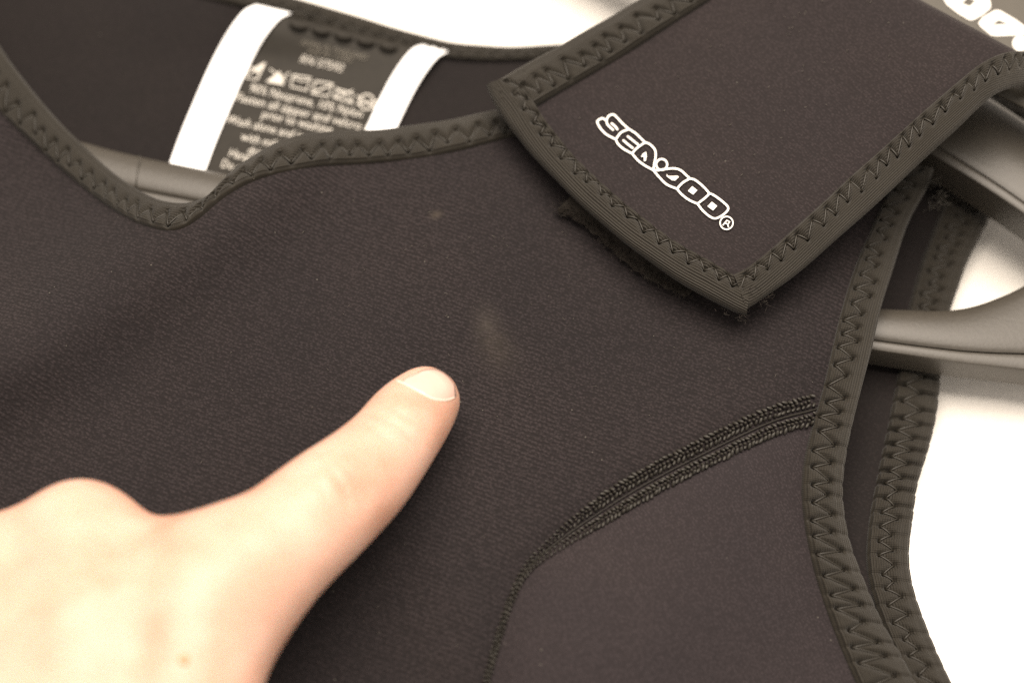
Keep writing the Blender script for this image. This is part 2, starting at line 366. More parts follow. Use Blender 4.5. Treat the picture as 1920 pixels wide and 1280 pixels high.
def zigzag(L, pitch, t0, t1, r):
    s, T, k = [], [], 0; x = r.uniform(0, pitch * .3)
    while x < L:
        s.append(x); T.append((t0 if k % 2 else t1) + r.uniform(-.08, .08)); k += 1
        x += pitch * .5 * r.uniform(.70, 1.30)
    return np.array(s), np.array(T)
def binding(name, A3, B3, parent, mat=M_tape, R=.0015, lift=.0009, zz=(.34, .70), pitch=.0034, step=.00028, seed=1, pucker=0., thread=True, dome=.0004, under=.3, deep=1., tname='zigzag_stitching'):
    r = random.Random(seed)
    L = np.linalg.norm(np.diff(.5 * (A3 + B3), axis=0), axis=1).sum()
    N = max(8, int(L / step))
    a = resample(A3, N); b = resample(B3, N)
    wv = b - a; W = np.linalg.norm(wv, axis=1)[:, None]; wh = wv / W
    tan = np.gradient(.5 * (a + b), axis=0); tan /= np.linalg.norm(tan, axis=1)[:, None]
    n = np.cross(wh, tan); n /= np.linalg.norm(n, axis=1)[:, None]
    if n[:, 2].mean() < 0: n = -n
    for _ in range(12):
        n[1:-1] = (n[:-2] + n[1:-1] + n[2:]) / 3
    n /= np.linalg.norm(n, axis=1)[:, None]
    Ru = np.minimum(R, W * .3)
    c = b - wh * Ru
    s = np.linspace(0, L, N)
    zs, zt = zigzag(L, pitch, zz[0], zz[1], r)
    t = np.linspace(0, 1, 24)
    def base_h(tt): return -.0007 + (lift + .0007) * sst(0, .07, tt) + dome * np.sin(math.pi * np.clip(tt, 0, 1))
    Wc = np.linalg.norm(c - a, axis=1)
    SS, TT = np.meshgrid(s, t, indexing='ij'); WW = Wc[:, None]
    # distance to the thread line, in metres on the tape
    k = np.clip(np.searchsorted(zs, s) - 1, 0, len(zs) - 2)
    D = np.full(SS.shape, 1e9); Q = np.full(SS.shape, 1e9)
    for dk in (-2, -1, 0, 1, 2):
        kk = np.clip(k + dk, 0, len(zs) - 2)[:, None]
        x0, x1 = zs[kk], zs[kk + 1]; y0, y1 = zt[kk] * WW, zt[kk + 1] * WW
        vx, vy = x1 - x0, y1 - y0; f = np.clip(((SS - x0) * vx + (TT * WW - y0) * vy) / (vx * vx + vy * vy), 0, 1)
        D = np.minimum(D, np.hypot(SS - x0 - f * vx, TT * WW - y0 - f * vy))
        Q = np.minimum(Q, np.hypot(SS - x0, TT * WW - y0)); Q = np.minimum(Q, np.hypot(SS - x1, TT * WW - y1))
    H = base_h(TT)
    edge = sst(0, .12, TT) * (1 - .5 * sst(.85, 1, TT))
    H = H - deep * edge * (.00038 * np.exp(-(D / .00035) ** 2) + .0006 * np.exp(-(Q / .00042) ** 2))
    H = H + deep * edge * .00022 * sst(.0004, .0012, D)
    jit = np.array([r.uniform(.7, 1.3) for _ in range(len(zs))])
    if pucker:
        for side_ in (0, 1):                                   # gathers running out from each needle hole
            P_ = np.zeros(SS.shape)
            for j in range(len(zs)):
                low = zt[j] < .5
                if low != (side_ == 0): continue
                lo, hi = np.searchsorted(s, zs[j] - .0035), np.searchsorted(s, zs[j] + .0035)
                if hi <= lo: continue
                g = np.exp(-((s[lo:hi] - zs[j]) / (.00045)) ** 2)[:, None]
                m_ = sst(zt[j] + .15, zt[j] - .1, TT[lo:hi]) if low else sst(zt[j] - .15, zt[j] + .1, TT[lo:hi])
                P_[lo:hi] = np.maximum(P_[lo:hi], g * m_ * jit[j])
            H = H - pucker(SS / L) * P_ * sst(-.02, .05, TT)
    else:
        H = H + .00012 * np.sin(SS / .0043 + 2 * TT) + .0001 * np.sin(SS / .0021 - 3 * TT)
    rows = [a + (c - a) * t[j] + n * H[:, j][:, None] for j in range(len(t))]
    acr = [Wc * t[j] for j in range(len(t))]
    cen = c + n * (H[:, -1][:, None] - Ru)
    for th in np.linspace(0, math.pi, 11)[1:]:
        rows.append(cen + wh * Ru * math.sin(th) + n * Ru * math.cos(th)); acr.append(Wc + Ru[:, 0] * th)
    rows.append(rows[-1] - wh * W * under); acr.append(acr[-1] + W[:, 0] * under)
    G = np.stack(rows, 1); m = G.shape[1]
    V = G.reshape(-1, 3); uv = np.stack([np.repeat(s[:, None], m, 1), np.stack(acr, 1)], -1).reshape(-1, 2) * 1000
    F = grid_faces(N, m)
    f = F[len(F) // 2 // (m-1) * (m-1) + 8]
    if np.cross(V[f[1]] - V[f[0]], V[f[2]] - V[f[0]])[2] < 0: F = [q[::-1] for q in F]
    o = mesh(name, V, F, mat, parent, uv=uv)
    if thread:
        mb = MB()
        def at(s_, t_):
            A_ = np.array([np.interp(s_, s, a[:, q]) for q in range(3)]); C_ = np.array([np.interp(s_, s, c[:, q]) for q in range(3)])
            n_ = np.array([np.interp(s_, s, n[:, q]) for q in range(3)])
            return A_ + (C_ - A_) * t_, n_
        for j in range(len(zs) - 1):
            P = []
            for f_ in np.linspace(0, 1, 7):
                p, n_ = at(zs[j] + (zs[j+1] - zs[j]) * f_, zt[j] + (zt[j+1] - zt[j]) * f_)
                P.append(p + n_ * (float(base_h(.5)) - .00045 * deep + .00042 * math.sin(math.pi * f_) ** .6 - .0002))
            mb.tube(P, .00022, 5)
        th_parent = o if o.parent and o.parent.type == 'EMPTY' else o.parent
        mb.build(tname, M_thread, th_parent)
    return o
def P3(pts, h, n=160):
    q = spline(pts, n); return U(q[:, 0], q[:, 1], h(q[:, 0], q[:, 1]))
neck = binding('neck_binding', P3(NECK_BOT, lambda x, y: hf(x, y) + .0002), P3(NECK_TOP, lambda x, y: hf(x, y) - .0004), vest, seed=3, pitch=.0039, zz=(.22, .64), deep=1.35)
armb = binding('armhole_binding', P3(ARM_IN, lambda x, y: hf(x, y) + .0002), P3(ARM_OUT, lambda x, y: hf(x, y) - .0006), vest, seed=5, pitch=.0036, zz=(.20, .70), deep=1.3, pucker=lambda q: .0003 * sst(.35, .5, q) + .00008)
barm = binding('back_armhole_binding', P3(BACKARM_IN, lambda x, y: hb(x, y) + .0002), P3(BACKARM_OUT, lambda x, y: hb(x, y) - .0002), vest, seed=8, pitch=.0031, zz=(.32, .70), lift=.0011,
               pucker=lambda q: .00085 * sst(.36, .43, q) * sst(.66, .58, q) + .0003)
nbb = binding('back_neck_binding', P3(NB_BOT, lambda x, y: hb(x, y) + .0003), P3(NB_TOP, lambda x, y: hb(x, y) + .0002), vest, seed=9, pitch=.0037, lift=.0008, deep=.7)

# ---- flatlock seam between front panel and side panel
mb = MB()
ico = []
for i in range(5):
    ph = math.pi * i / 4
    for j in range(6):
        ico.append((math.cos(ph), math.sin(ph) * math.cos(j * math.pi / 3), math.sin(ph) * math.sin(j * math.pi / 3)))
icoF = grid_faces(5, 6, True)
def bead(c, dirv, l, r_, up=np.array([0, 0, 1.])):
    d = dirv / np.linalg.norm(dirv); sd = np.cross(up, d); sd /= np.linalg.norm(sd); u = np.cross(d, sd)
    mb.add([c + d * l * x + sd * r_ * y + u * r_ * z for x, y, z in ico], icoF)
q = resample(SEAM, 2600); L = np.r_[0, np.cumsum(np.linalg.norm(np.diff(q, axis=0), axis=1))]
tq = np.gradient(q, axis=0); tq /= np.linalg.norm(tq, axis=1)[:, None]; nq = np.stack([-tq[:, 1], tq[:, 0]], 1)
if nq[100, 1] < 0: nq = -nq
def at_seam(x, off):
    i = min(len(q) - 1, int(np.searchsorted(L, x))); wd = float(1 - .78 * sst(420, 720, L[i] ))
    p = q[i] + nq[i] * off * wd
    return p, tq[i], wd
for row, (off, ang, sp, l, r_) in enumerate([(-27, 40, 9.5, 6.5, 2.7), (-11, -38, 9.5, 6.2, 2.7), (7, 38, 8.8, 6.0, 2.6), (22, -40, 8.8, 6.5, 2.7), (-19, 8, 8.0, 5.2, 2.5), (14.5, -8, 8.0, 5.2, 2.5)]):
    x = 30 + row * 2.3
    while x < L[-1] - 5:
        p, tv, wd = at_seam(x, off + random.uniform(-1.2, 1.2))
        a_ = math.radians(ang + random.uniform(-14, 14)); d2 = np.array([tv[0]*math.cos(a_) - tv[1]*math.sin(a_), tv[0]*math.sin(a_) + tv[1]*math.cos(a_)])
        k_ = max(.55, wd)
        c = U(p[0], p[1], float(hf(p[0], p[1])) + .0003 + random.uniform(-.0001, .00015) + (.0003 if row > 3 else 0))
        e = U(p[0] + d2[0], p[1] + d2[1], float(hf(p[0] + d2[0], p[1] + d2[1])) + .0003)
        bead(c, e - c, l * k_ * .000112, r_ * k_ * .000135)
        x += sp * random.uniform(.88, 1.12)
seam = mb.build('flatlock_stitching', M_seamthread, vest, kind='stuff')
# raised welt along the middle of the seam
cl = []
for x in np.linspace(20, L[-1] - 4, 500):
    p, tv, wd = at_seam(x, -2); cl.append(U(p[0], p[1], float(hf(p[0], p[1])) - .0002))
mb2 = MB(); mb2.tube(np.array(cl), .00026, 8); mb2.build('seam_welt', M_tape, vest)

# ------------------------------------------------------------------ shoulder strap folded over the shoulder
SL = [(922, 168), (1000, 122), (1110, 62), (1210, 2), (1330, -68), (1440, -130)]
SR = [(1385, 560), (1430, 535), (1490, 492), (1590, 406), (1690, 310), (1785, 215), (1835, 165), (1893, 108)]
def hs(x, y):
    x = np.asarray(x, float); y = np.asarray(y, float)
    g = ((x - 1156) * .72 - (y - 372) * .69)
    c = ((x - 1156) * .69 + (y - 372) * .72)          # across: - left, + right
    h = .0315 + .0075 * sst(0, 520, g) + .0035 * sst(420, 640, g)
    h = h + .0022 * sst(-120, -330, c) * sst(260, 0, g) - .0016 * sst(100, 310, c) * sst(220, 0, g)
    return h + .0006 * np.sin(g / 120 + c / 170)
NV, NU = 70, 60
eL = spline(SL, NV); eR = spline(SR, NV)
rows = []
for i in range(NV):
    u = np.linspace(0, 1, NU)[:, None]
    p = eL[i] * (1 - u) + eR[i] * u
    bow = np.sin(math.pi * u[:, 0]) * 10 * (1 - i / (NV - 1))          # the cut end is slightly bowed
    p[:, 0] -= bow * .66; p[:, 1] += bow * .6
    rows.append(U(p[:, 0], p[:, 1], hs(p[:, 0], p[:, 1])))
G = np.array(rows)
fold_dir = G[-1] - G[-3]; fold_dir /= np.linalg.norm(fold_dir, axis=1)[:, None]
def fold_rows(P, d, rad=.0045, n=14, drop=.005):
    out = []
    dn = np.cross(np.cross(d, [0, 0, 1.]), d); dn = -dn / np.linalg.norm(dn, axis=1)[:, None]
    for k in range(1, n + 1):
        a = math.radians(110) * k / n
        out.append(P + d * rad * math.sin(a) + dn * rad * (1 - math.cos(a)))
    last = out[-1]; tg = d * math.cos(math.radians(110)) + dn * math.sin(math.radians(110))
    for k in range(1, 7): out.append(last + tg * drop * k / 6)
    return out
G = np.array(list(G) + fold_rows(G[-1], fold_dir))
nv = G.shape[0]
vl = np.r_[0, np.cumsum(np.linalg.norm(np.diff(G[:, NU // 2], axis=0), axis=1))]
uvs = np.stack([np.repeat(np.linspace(0, .058, NU)[None], nv, 0), np.repeat(vl[:, None], NU, 1)], -1) * 1000
Vs = G.reshape(-1, 3); Fs = grid_faces(nv, NU)
f = Fs[5]
if np.cross(Vs[f[1]] - Vs[f[0]], Vs[f[2]] - Vs[f[0]])[2] < 0: Fs = [q_[::-1] for q_ in Fs]
# pull the raw edges in so that the bindings cover them
strap = mesh('shoulder_strap', Vs, Fs, M_strap, vest, uv=uvs.reshape(-1, 2), label='shoulder strap with white outlined lettering, folded over the front')
md = strap.modifiers.new('thickness', 'SOLIDIFY'); md.thickness = .0026; md.offset = -1
def strap_pt(i, u):
    x = u * (NU - 1); j = int(min(NU - 2, max(0, math.floor(x)))); f_ = x - j
    return G[i, j] * (1 - f_) + G[i, j+1] * f_
up1 = np.array([0, 0, .0005])
left_in = np.array([strap_pt(i, .125) for i in range(NV)]) + up1; left_out = np.array([strap_pt(i, -.012) for i in range(NV)]) + up1
binding('edge_binding', left_in, left_out, strap, seed=11, pitch=.0036, zz=(.24, .64), deep=1.3)
# end binding: from the left corner to the tip
EO = [(905, 172), (922, 196), (965, 250), (1020, 312), (1090, 382), (1170, 450), (1250, 506), (1320, 548), (1372, 574), (1410, 590)]
EI = [(1000, 168), (1020, 190), (1050, 232), (1090, 285), (1145, 345), (1210, 402), (1280, 455), (1345, 495), (1400, 522), (1440, 545)]
EO = [(912, 160), (935, 205), (970, 253), (1020, 312), (1090, 382), (1170, 450), (1250, 510), (1320, 552), (1375, 580), (1400, 588)]
EI = [(968, 150), (1003, 195), (1030, 235), (1075, 290), (1135, 350), (1205, 408), (1275, 458), (1335, 492), (1385, 520), (1408, 532)]
binding('edge_binding', P3(EI, lambda x, y: hs(x, y) + .0010), P3(EO, lambda x, y: hs(x, y) + .0006), strap, seed=12, pitch=.0038, zz=(.18, .56), deep=1.3, R=.0019, under=.2)
RO = [(1398, 580), (1440, 552), (1500, 508), (1600, 420), (1650, 375), (1700, 327), (1750, 281), (1800, 235), (1838, 198), (1868, 176), (1900, 164), (1940, 162), (1990, 178)]
RI = [(1372, 515), (1402, 500), (1452, 460), (1540, 380), (1590, 334), (1640, 290), (1692, 243), (1742, 198), (1790, 158), (1838, 120), (1885, 98), (1935, 98), (2010, 120)]
def hcurl(x, y): return hs(x, y) + .0006 - .012 * sst(1850, 2010, x)
binding('edge_binding', P3(RI, lambda x, y: hcurl(x, y) + .0006), P3(RO, hcurl), strap, seed=13, pitch=.0034, zz=(.20, .60), deep=1.3, R=.0016)

# ---- fuzz: short fibres
def fuzz(mb, px, py, h, n, ln, spread, z=.0, r_=.00007):
    for _ in range(n):
        c = U(px + random.gauss(0, spread), py + random.gauss(0, spread), h + random.uniform(-.0004, z))
        d = np.array([random.gauss(0, 1), random.gauss(0, 1), random.gauss(.3, .7)]); d /= np.linalg.norm(d)
        b_ = np.array([random.gauss(0, .5), random.gauss(0, .5), random.gauss(0, .4)])
        l = ln * random.uniform(.4, 1.2)
        mb.tube([c, c + d * l * .5, c + (d + b_) * l], r_, 3, [1, .8, .3])
mbv = MB()
VB = spline([(1046, 392), (1085, 412), (1130, 446), (1180, 492), (1232, 527), (1290, 553)], 60)
vt = []
for i, p in enumerate(VB):
    hh = float(hf(*p)) + .0028
    wv_ = 9 + 4 * math.sin(i * .9) + random.uniform(-2, 2)
    vt.append([U(p[0] + 60 * .7, p[1] - 60 * .7, hh), U(p[0] + 12, p[1] - 12, hh + .0004), U(p[0] - wv_ * .35, p[1] + wv_ * .35, hh - .0006), U(p[0], p[1], hh - .0022)])
vt = np.array(vt)
vel = mesh('hook_fastener', vt.reshape(-1, 3), grid_faces(60, 4), M_velcro, strap, uv=np.zeros((240, 2)), label='fuzzy black hook tape under the strap')
for p in VB:
    fuzz(mbv, p[0] + 4, p[1] - 4, float(hf(*p)) + .0026, 16, .0011, 6, .0008, .00006)
mbv.build('hook_fibres', M_velcro, strap, kind='stuff')
mbf = MB()
for (x, y, h, n, l, sp) in [(985, 150, float(hs(985, 150)) + .0012, 22, .0016, 6), (1005, 160, float(hs(1005, 160)) + .0012, 14, .0016, 5), (960, 172, float(hs(960, 172)) + .0014, 12, .0012, 8),
                            (1392, 588, float(hs(1392, 580)) - .0006, 34, .0012, 8), (1436, 560, float(hs(1436, 560)), 26, .0012, 7), (1360, 575, float(hs(1360, 575)) - .001, 20, .0010, 8),
                            (1415, 545, float(hs(1415, 545)) + .0018, 20, .0010, 8)]:
    fuzz(mbf, x, y, h, n, l, sp, .0006, .00006)
mbf.build('frayed_threads', M_velcro, strap, kind='stuff')
mbe = MB()
for (x, y) in [(1752, 340), (1762, 368), (1764, 384), (1745, 388), (1735, 345), (1768, 376)]:
    fuzz(mbe, x, y, float(hf(x, y)) + .0004, 26, .0011, 5, .0008, .00007)
mbe.build('frayed_threads', M_thread, armb, kind='stuff')

mbn = MB()
for _ in range(110):
    x, y = random.uniform(350, 1480), random.uniform(330, 1240)
    if random.random() < .35: x, y = random.gauss(980, 160), random.gauss(470, 110)
    if inside(front_outline, np.array([x]), np.array([y]))[0]: fuzz(mbn, x, y, float(hf(x, y)) + .0003, 1, .0006, 0, .00005, .00005)
mbn.build('lint', simple('pale_lint', (.10, .09, .075), .9, .2), front, kind='stuff')
mbn = MB()
for _ in range(60):
    u_, i_ = random.uniform(.2, .8), random.randrange(8, NV - 2); p = strap_pt(i_, u_); l_ = .0005
    a_ = random.uniform(0, 6.28); mbn.tube([p + [0, 0, .0002], p + [l_ * math.cos(a_) * .5, l_ * math.sin(a_) * .5, .0004], p + [l_ * math.cos(a_), l_ * math.sin(a_ + .5), .0003]], .00005, 3)
mbn.build('lint', M_lint if 'M_lint' in globals() else bpy.data.materials['pale_lint'], strap, kind='stuff')

# ---- printed outline lettering on the strap
def flat(mb, pts2, F, h, lift):
    pts2 = np.array(pts2); V = U(pts2[:, 0], pts2[:, 1], h(pts2[:, 0], pts2[:, 1]) + lift)
    mb.add(V, flip_up(V, np.array(F)) if len(F[0]) == 3 else F)
LZ = [0.]
def stroke(mb, pts, wd, h, lift, close=False, smooth=True):
    """flat printed line: one strip with rounded ends"""
    P = np.array(pts + [pts[0]] if close else pts, float)
    if smooth and len(P) > 2: P = spline([tuple(p) for p in P], per=5)
    LZ[0] = (LZ[0] + 7e-6) % 6e-5
    T = np.gradient(P, axis=0)
    if close: T[0] = T[-1] = P[1] - P[-2]
    T /= np.linalg.norm(T, axis=1)[:, None] + 1e-9; N = np.stack([-T[:, 1], T[:, 0]], 1)
    a, b = P + N * wd / 2, P - N * wd / 2
    Q = np.stack([a, b], 1).reshape(-1, 2)
    F = [(2*i, 2*i+1, 2*i+3, 2*i+2) for i in range(len(P) - 1)]
    V = U(Q[:, 0], Q[:, 1], h(Q[:, 0], Q[:, 1]) + lift + LZ[0])
    f0 = F[0]
    if np.cross(V[f0[1]] - V[f0[0]], V[f0[2]] - V[f0[0]])[2] < 0: F = [f_[::-1] for f_ in F]
    mb.add(V, F)
    if not close:
        for e, t_ in ((P[0], -T[0]), (P[-1], T[-1])):
            a0 = math.atan2(t_[1], t_[0])
            C = [e] + [e + wd / 2 * np.array([math.cos(a0 + k * math.pi / 8), math.sin(a0 + k * math.pi / 8)]) for k in range(-4, 5)]
            flat(mb, C, [(0, k, k + 1) for k in range(1, 9)], h, lift + LZ[0] + 3e-6)
def fillpoly(mb, outer, holes, h, lift, step=None):
    LZ[0] = (LZ[0] + 7e-6) % 6e-5
    P, F = cdt(outer, holes, step); flat(mb, P, F, h, lift + LZ[0])
mbl = MB()
Z = lambda l: [(1060 + x / 4.572, 180 + y / 4.572) for x, y in l]
SW = 4.1
for pts in [[(285, 205), (318, 192), (350, 206), (372, 172), (412, 160), (446, 188), (490, 236), (545, 284)],
            [(285, 205), (274, 226), (300, 276), (352, 330), (432, 372)],
            [(432, 372), (478, 314), (545, 284)],
            [(352, 208), (362, 246), (408, 290)], [(398, 236), (428, 262), (446, 286)],
            [(545, 284), (604, 322), (660, 376), (684, 398)], [(432, 372), (452, 412), (502, 456), (572, 494)], [(572, 494), (612, 448), (684, 398)],
            [(536, 348), (582, 384), (622, 416)], [(498, 382), (538, 416), (576, 446)],
            [(684, 398), (724, 414), (768, 462), (774, 520), (764, 574), (754, 636)], [(572, 494), (622, 552), (682, 596), (754, 636)],
            [(754, 636), (802, 636), (862, 626), (940, 622), (992, 640), (1040, 682), (1068, 708)], [(754, 636), (810, 702), (872, 760), (956, 796)], [(956, 796), (1008, 742), (1068, 708)],
            [(1068, 708), (1112, 720), (1182, 776), (1236, 836)], [(1236, 836), (1200, 872), (1132, 924)], [(956, 796), (1000, 846), (1062, 892), (1132, 924)],
            [(1236, 836), (1272, 850), (1342, 900), (1396, 956), (1372, 1002), (1302, 1046), (1250, 1040), (1182, 986), (1132, 924)]]:
    stroke(mbl, Z(pts), SW, hs, .00035)
circ = lambda cx, cy, r_, n=20: [(cx + r_ * math.cos(2*math.pi*k/n), cy + r_ * math.sin(2*math.pi*k/n)) for k in range(n)]
stroke(mbl, Z(circ(826, 588, 47)), SW * .95, hs, .0004, close=True)
fillpoly(mbl, Z([(648, 522), (664, 494), (694, 478), (698, 520), (690, 556), (672, 560), (674, 524)]), [], hs, .00036)
fillpoly(mbl, Z([(866, 668), (884, 686), (962, 684), (974, 694), (940, 726), (912, 722), (870, 690)]), [], hs, .00036)
fillpoly(mbl, Z([(1088, 774), (1132, 808), (1096, 846), (1050, 814)]), [], hs, .00036)
fillpoly(mbl, Z([(1256, 906), (1302, 942), (1266, 982), (1218, 946)]), [], hs, .00036)
stroke(mbl, Z(circ(1382, 1088, 55)), 2.7, hs, .0004, close=True)
for pts in [[(1352, 1106), (1384, 1066)], [(1384, 1066), (1410, 1078), (1396, 1098), (1368, 1090)], [(1390, 1096), (1398, 1122)]]:
    stroke(mbl, Z(pts), 2.4, hs, .00036, smooth=False)
mbl.build('printed_lettering', M_ink, strap, label='white outlined brand lettering')

# ------------------------------------------------------------------ care label sewn to the back panel
LSP = spline([(480, 9), (456, 22), (424, 65), (392, 126), (359, 201), (338, 251), (318, 305), (298, 360), (276, 425)], 200)
LV = np.linspace(0, 1.4, 200); EU = np.array([364., 86.])
def lab(u, v):
    u = np.asarray(u, float)[..., None]; v = np.asarray(v, float)
    return np.stack([np.interp(v, LV, LSP[:, 0]), np.interp(v, LV, LSP[:, 1])], -1) + EU * u
def hl(u, v):
    u = np.asarray(u, float); v = np.asarray(v, float)
    p = lab(u, v)
    return hb(p[..., 0], p[..., 1]) + .0012 + .0013 * np.exp(-((v - .16) / .14) ** 2) - .0006 * np.exp(-(v / .05) ** 2) + .0004 * np.sin(u * 5) 
def lab3(u, v, e=0.):
    p = lab(u, v); return U(p[..., 0], p[..., 1], hl(u, v) + e)
uu, vv = np.meshgrid(np.linspace(0, 1, 30), np.linspace(0, 1.4, 60))
def lmesh(name, u0, u1, e, mat, parent, v0=0., v1=1.4, **kw):
    uu, vv = np.meshgrid(np.linspace(u0, u1, 24), np.linspace(v0, v1, 60)); V = lab3(uu.ravel(), vv.ravel(), e); F = grid_faces(60, 24)
    f = F[0]
    if np.cross(V[f[1]] - V[f[0]], V[f[2]] - V[f[0]])[2] < 0: F = [q_[::-1] for q_ in F]
    o = mesh(name, V, F, mat, parent, uv=np.stack([uu.ravel() * 35, vv.ravel() * 35], -1), **kw)
    m_ = o.modifiers.new('thickness', 'SOLIDIFY'); m_.thickness = .0003; m_.offset = -1
    return o
label = lmesh('care_label', .03, .97, 0, M_label, vest, v0=.04, label='black care label with white side ribbons and washing instructions')
lmesh('ribbon', .0, .182, .0006, M_white, label, v0=.0); lmesh('ribbon', .86, 1.0, .0006, M_white, label, v0=.0)
mbt = MB(); mbt2 = MB()
def text(s, u, v, size, ink, bold=.02, align='LEFT', stretch=1.):
    """one line of the built-in font laid on the label; size in label units"""
    c = bpy.data.curves.new('line', 'FONT'); c.body = s; c.size = 1; c.align_x = align; c.offset = bold; c.resolution_u = 2
    o = bpy.data.objects.new('line', c); me = bpy.data.meshes.new_from_object(o)
    P = np.array([v_.co[:2] for v_ in me.vertices])
    if len(P):
        V = lab3(u + P[:, 0] * size * stretch, v - P[:, 1] * size * .98, .00022)
        F = [tuple(p.vertices) for p in me.polygons]
        V_ = np.array(V); f_ = F[0]
        if np.cross(V_[f_[1]] - V_[f_[0]], V_[f_[2]] - V_[f_[0]])[2] < 0: F = [f_[::-1] for f_ in F]
        ink.add(V, F)
    bpy.data.objects.remove(o); bpy.data.curves.remove(c); bpy.data.meshes.remove(me)
def pxuv(px, py):
    a, b = 0., 1.4
    for _ in range(40):
        v = .5 * (a + b); g = np.interp(v, LV, LSP[:, 1]) + EU[1] * (px - np.interp(v, LV, LSP[:, 0])) / EU[0] - py
        if g > 0: b = v
        else: a = v
    return (px - np.interp(v, LV, LSP[:, 0])) / EU[0], v
def tline(s, x0, y0, x1, ink=mbt, size=.062, bold=.025):
    """line of print starting at a given place and as wide as it reads"""
    c = bpy.data.curves.new('line', 'FONT'); c.body = s; c.size = 1
    o = bpy.data.objects.new('line', c); me = bpy.data.meshes.new_from_object(o)
    wd = max(v_.co[0] for v_ in me.vertices); bpy.data.objects.remove(o); bpy.data.curves.remove(c); bpy.data.meshes.remove(me)
    u, v = pxuv(x0, y0); y1 = y0 + (x1 - x0) * .25; u1, v1 = pxuv(x1, y1)
    text(s, u, v, size, ink, bold, stretch=(u1 - u) / wd / size)
for s, x0, y0, x1 in [('90% Neoprene, 10% Nylon', 466, 171, 676), ('Fasten all zipper and velcro tabs', 440, 188, 714), ('prior to washing.', 489, 220, 622),
                      ('Wash alone and in cold water', 423, 229, 655), ('with mild detergent and', 450, 262, 640), ('drip dry.', 462, 288, 530), ('Hang dry in the shade', 427, 293, 590), ('Do not iron', 413, 313, 500)]:
    tline(s, x0, y0, x1, size=.068, bold=.0)
tline('RN 57592', 560, 116, 640, size=.066, bold=.0)
tline('SEWN IN THAILAND', 562, 84, 684, ink=mbt2, size=.05, bold=.0); tline('SIZE M / 12345', 574, 99, 656, ink=mbt2, size=.05, bold=.0)
# washing symbols
hlp = lambda x, y: np.array([float(hl(*pxuv(a, b))) for a, b in zip(np.atleast_1d(x), np.atleast_1d(y))])
def sym(pts, wd=2.8, close=False): stroke(mbt, pts, wd, hlp, .0003, close=close, smooth=False)
Y = lambda l: [(400 + x / 4, 20 + y / 4) for x, y in l]
sym(Y([(262, 415), (248, 505), (325, 520), (385, 400)])); sym(Y([(270, 420), (300, 440), (385, 395)])); sym(Y([(275, 470), (310, 450), (350, 470)]))
fillpoly(mbt, Y([(300, 435), (385, 395), (360, 440), (320, 460)]), [], hlp, .0003)
fillpoly(mbt, Y([(395, 535), (498, 455), (530, 560)]), [], hlp, .0003)
sym(Y([(425, 440), (545, 525)]), 2.2); sym(Y([(570, 470), (470, 530)]), 2.2)
sym(Y([(600, 485), (730, 505), (700, 600), (580, 570), (600, 485)]))
sym(Y([(612, 505), (660, 530), (715, 520)]), 2.2)
sym(Y([(765, 530), (895, 550), (865, 645), (740, 620), (765, 530)])); sym(Y([(750, 612), (885, 560)]))
sym(Y([(905, 650), (930, 590), (1040, 620), (1040, 695), (905, 650)])); sym(Y([(920, 580), (1045, 690)]), 2.2); sym(Y([(1045, 600), (905, 655)]), 2.2)
stroke(mbt, Y(circ(1150, 685, 55, 14)), 2.8, hlp, .0003, close=True); sym(Y([(1075, 640), (1220, 735)]), 2.4); sym(Y([(1240, 680), (1075, 700)]), 2.4)
mbt.build('lettering', M_inkl, label, smooth=False); mbt2.build('faint_lettering', M_ink2, label, smooth=False)
# bar of thick tacking stitches along the label's top
mbk = MB()
for k in range(5):
    u = .24 + k * .115; P = [lab3(u + .10 * f_, .085 + .012 * math.sin(f_ * math.pi), -.0002 + .0012 * math.sin(f_ * math.pi) ** .5) for f_ in np.linspace(0, 1, 9)]
    mbk.tube(np.array(P), .0006, 8, [.4, .8, 1, 1, 1, 1, 1, .8, .4])
mbk.build('tacking_stitches', M_label, label)

# ------------------------------------------------------------------ hanger
hanger = empty('clothes_hanger', tuple(U(1000, 420, 0)), 'black plastic clothes hanger with a flat bar, lying inside the vest', 'clothes hanger')
def bar(name, T_, B_, ht, zb, prof, n=120, lip=.72):
    prof = [(t_ * lip / .72 if t_ <= .72 else 1 - (1 - t_) * (1 - lip) / .28, dz) for t_, dz in prof]
    a = spline(T_, n); b = spline(B_, n)
    rows = []
    zt = ht if callable(ht) else (lambda q_: np.full(len(q_), ht))
    za = zt(a); zbm = np.full(n, zb)
    rows.append(U(a[:, 0], a[:, 1], zbm)); 
    for t_, dz in prof:
        p = a * (1 - t_) + b * t_; rows.append(U(p[:, 0], p[:, 1], za + dz))
    rows.append(U(b[:, 0], b[:, 1], zbm))
    # side walls stand upright: put the foot of each wall under its rim
    rows[0] = rows[1].copy(); rows[0][:, 2] = zb; rows[-1] = rows[-2].copy(); rows[-1][:, 2] = zb
    G_ = np.stack(rows, 1); m = G_.shape[1]; V = G_.reshape(-1, 3); F = grid_faces(n, m, True)
    f = F[3]
    if np.cross(V[f[1]] - V[f[0]], V[f[2]] - V[f[0]])[2] < 0: F = [q_[::-1] for q_ in F]
    F += [tuple(range(m)), tuple((n - 1) * m + j for j in range(m))[::-1]]
    o = mesh(name, V, F, M_plastic, hanger)
    e = o.modifiers.new('edges', 'BEVEL'); e.width = .0004; e.segments = 2; e.limit_method = 'ANGLE'; e.angle_limit = math.radians(35)
    return o
prof = [(0., -.0016), (.04, -.0007), (.12, -.0001), (.25, .0002), (.45, .0003), (.62, 0), (.715, -.0004), (.72, -.0009), (.735, -.0009), (.74, -.0003), (.8, -.0002), (.95, -.0006), (1., -.0014)]
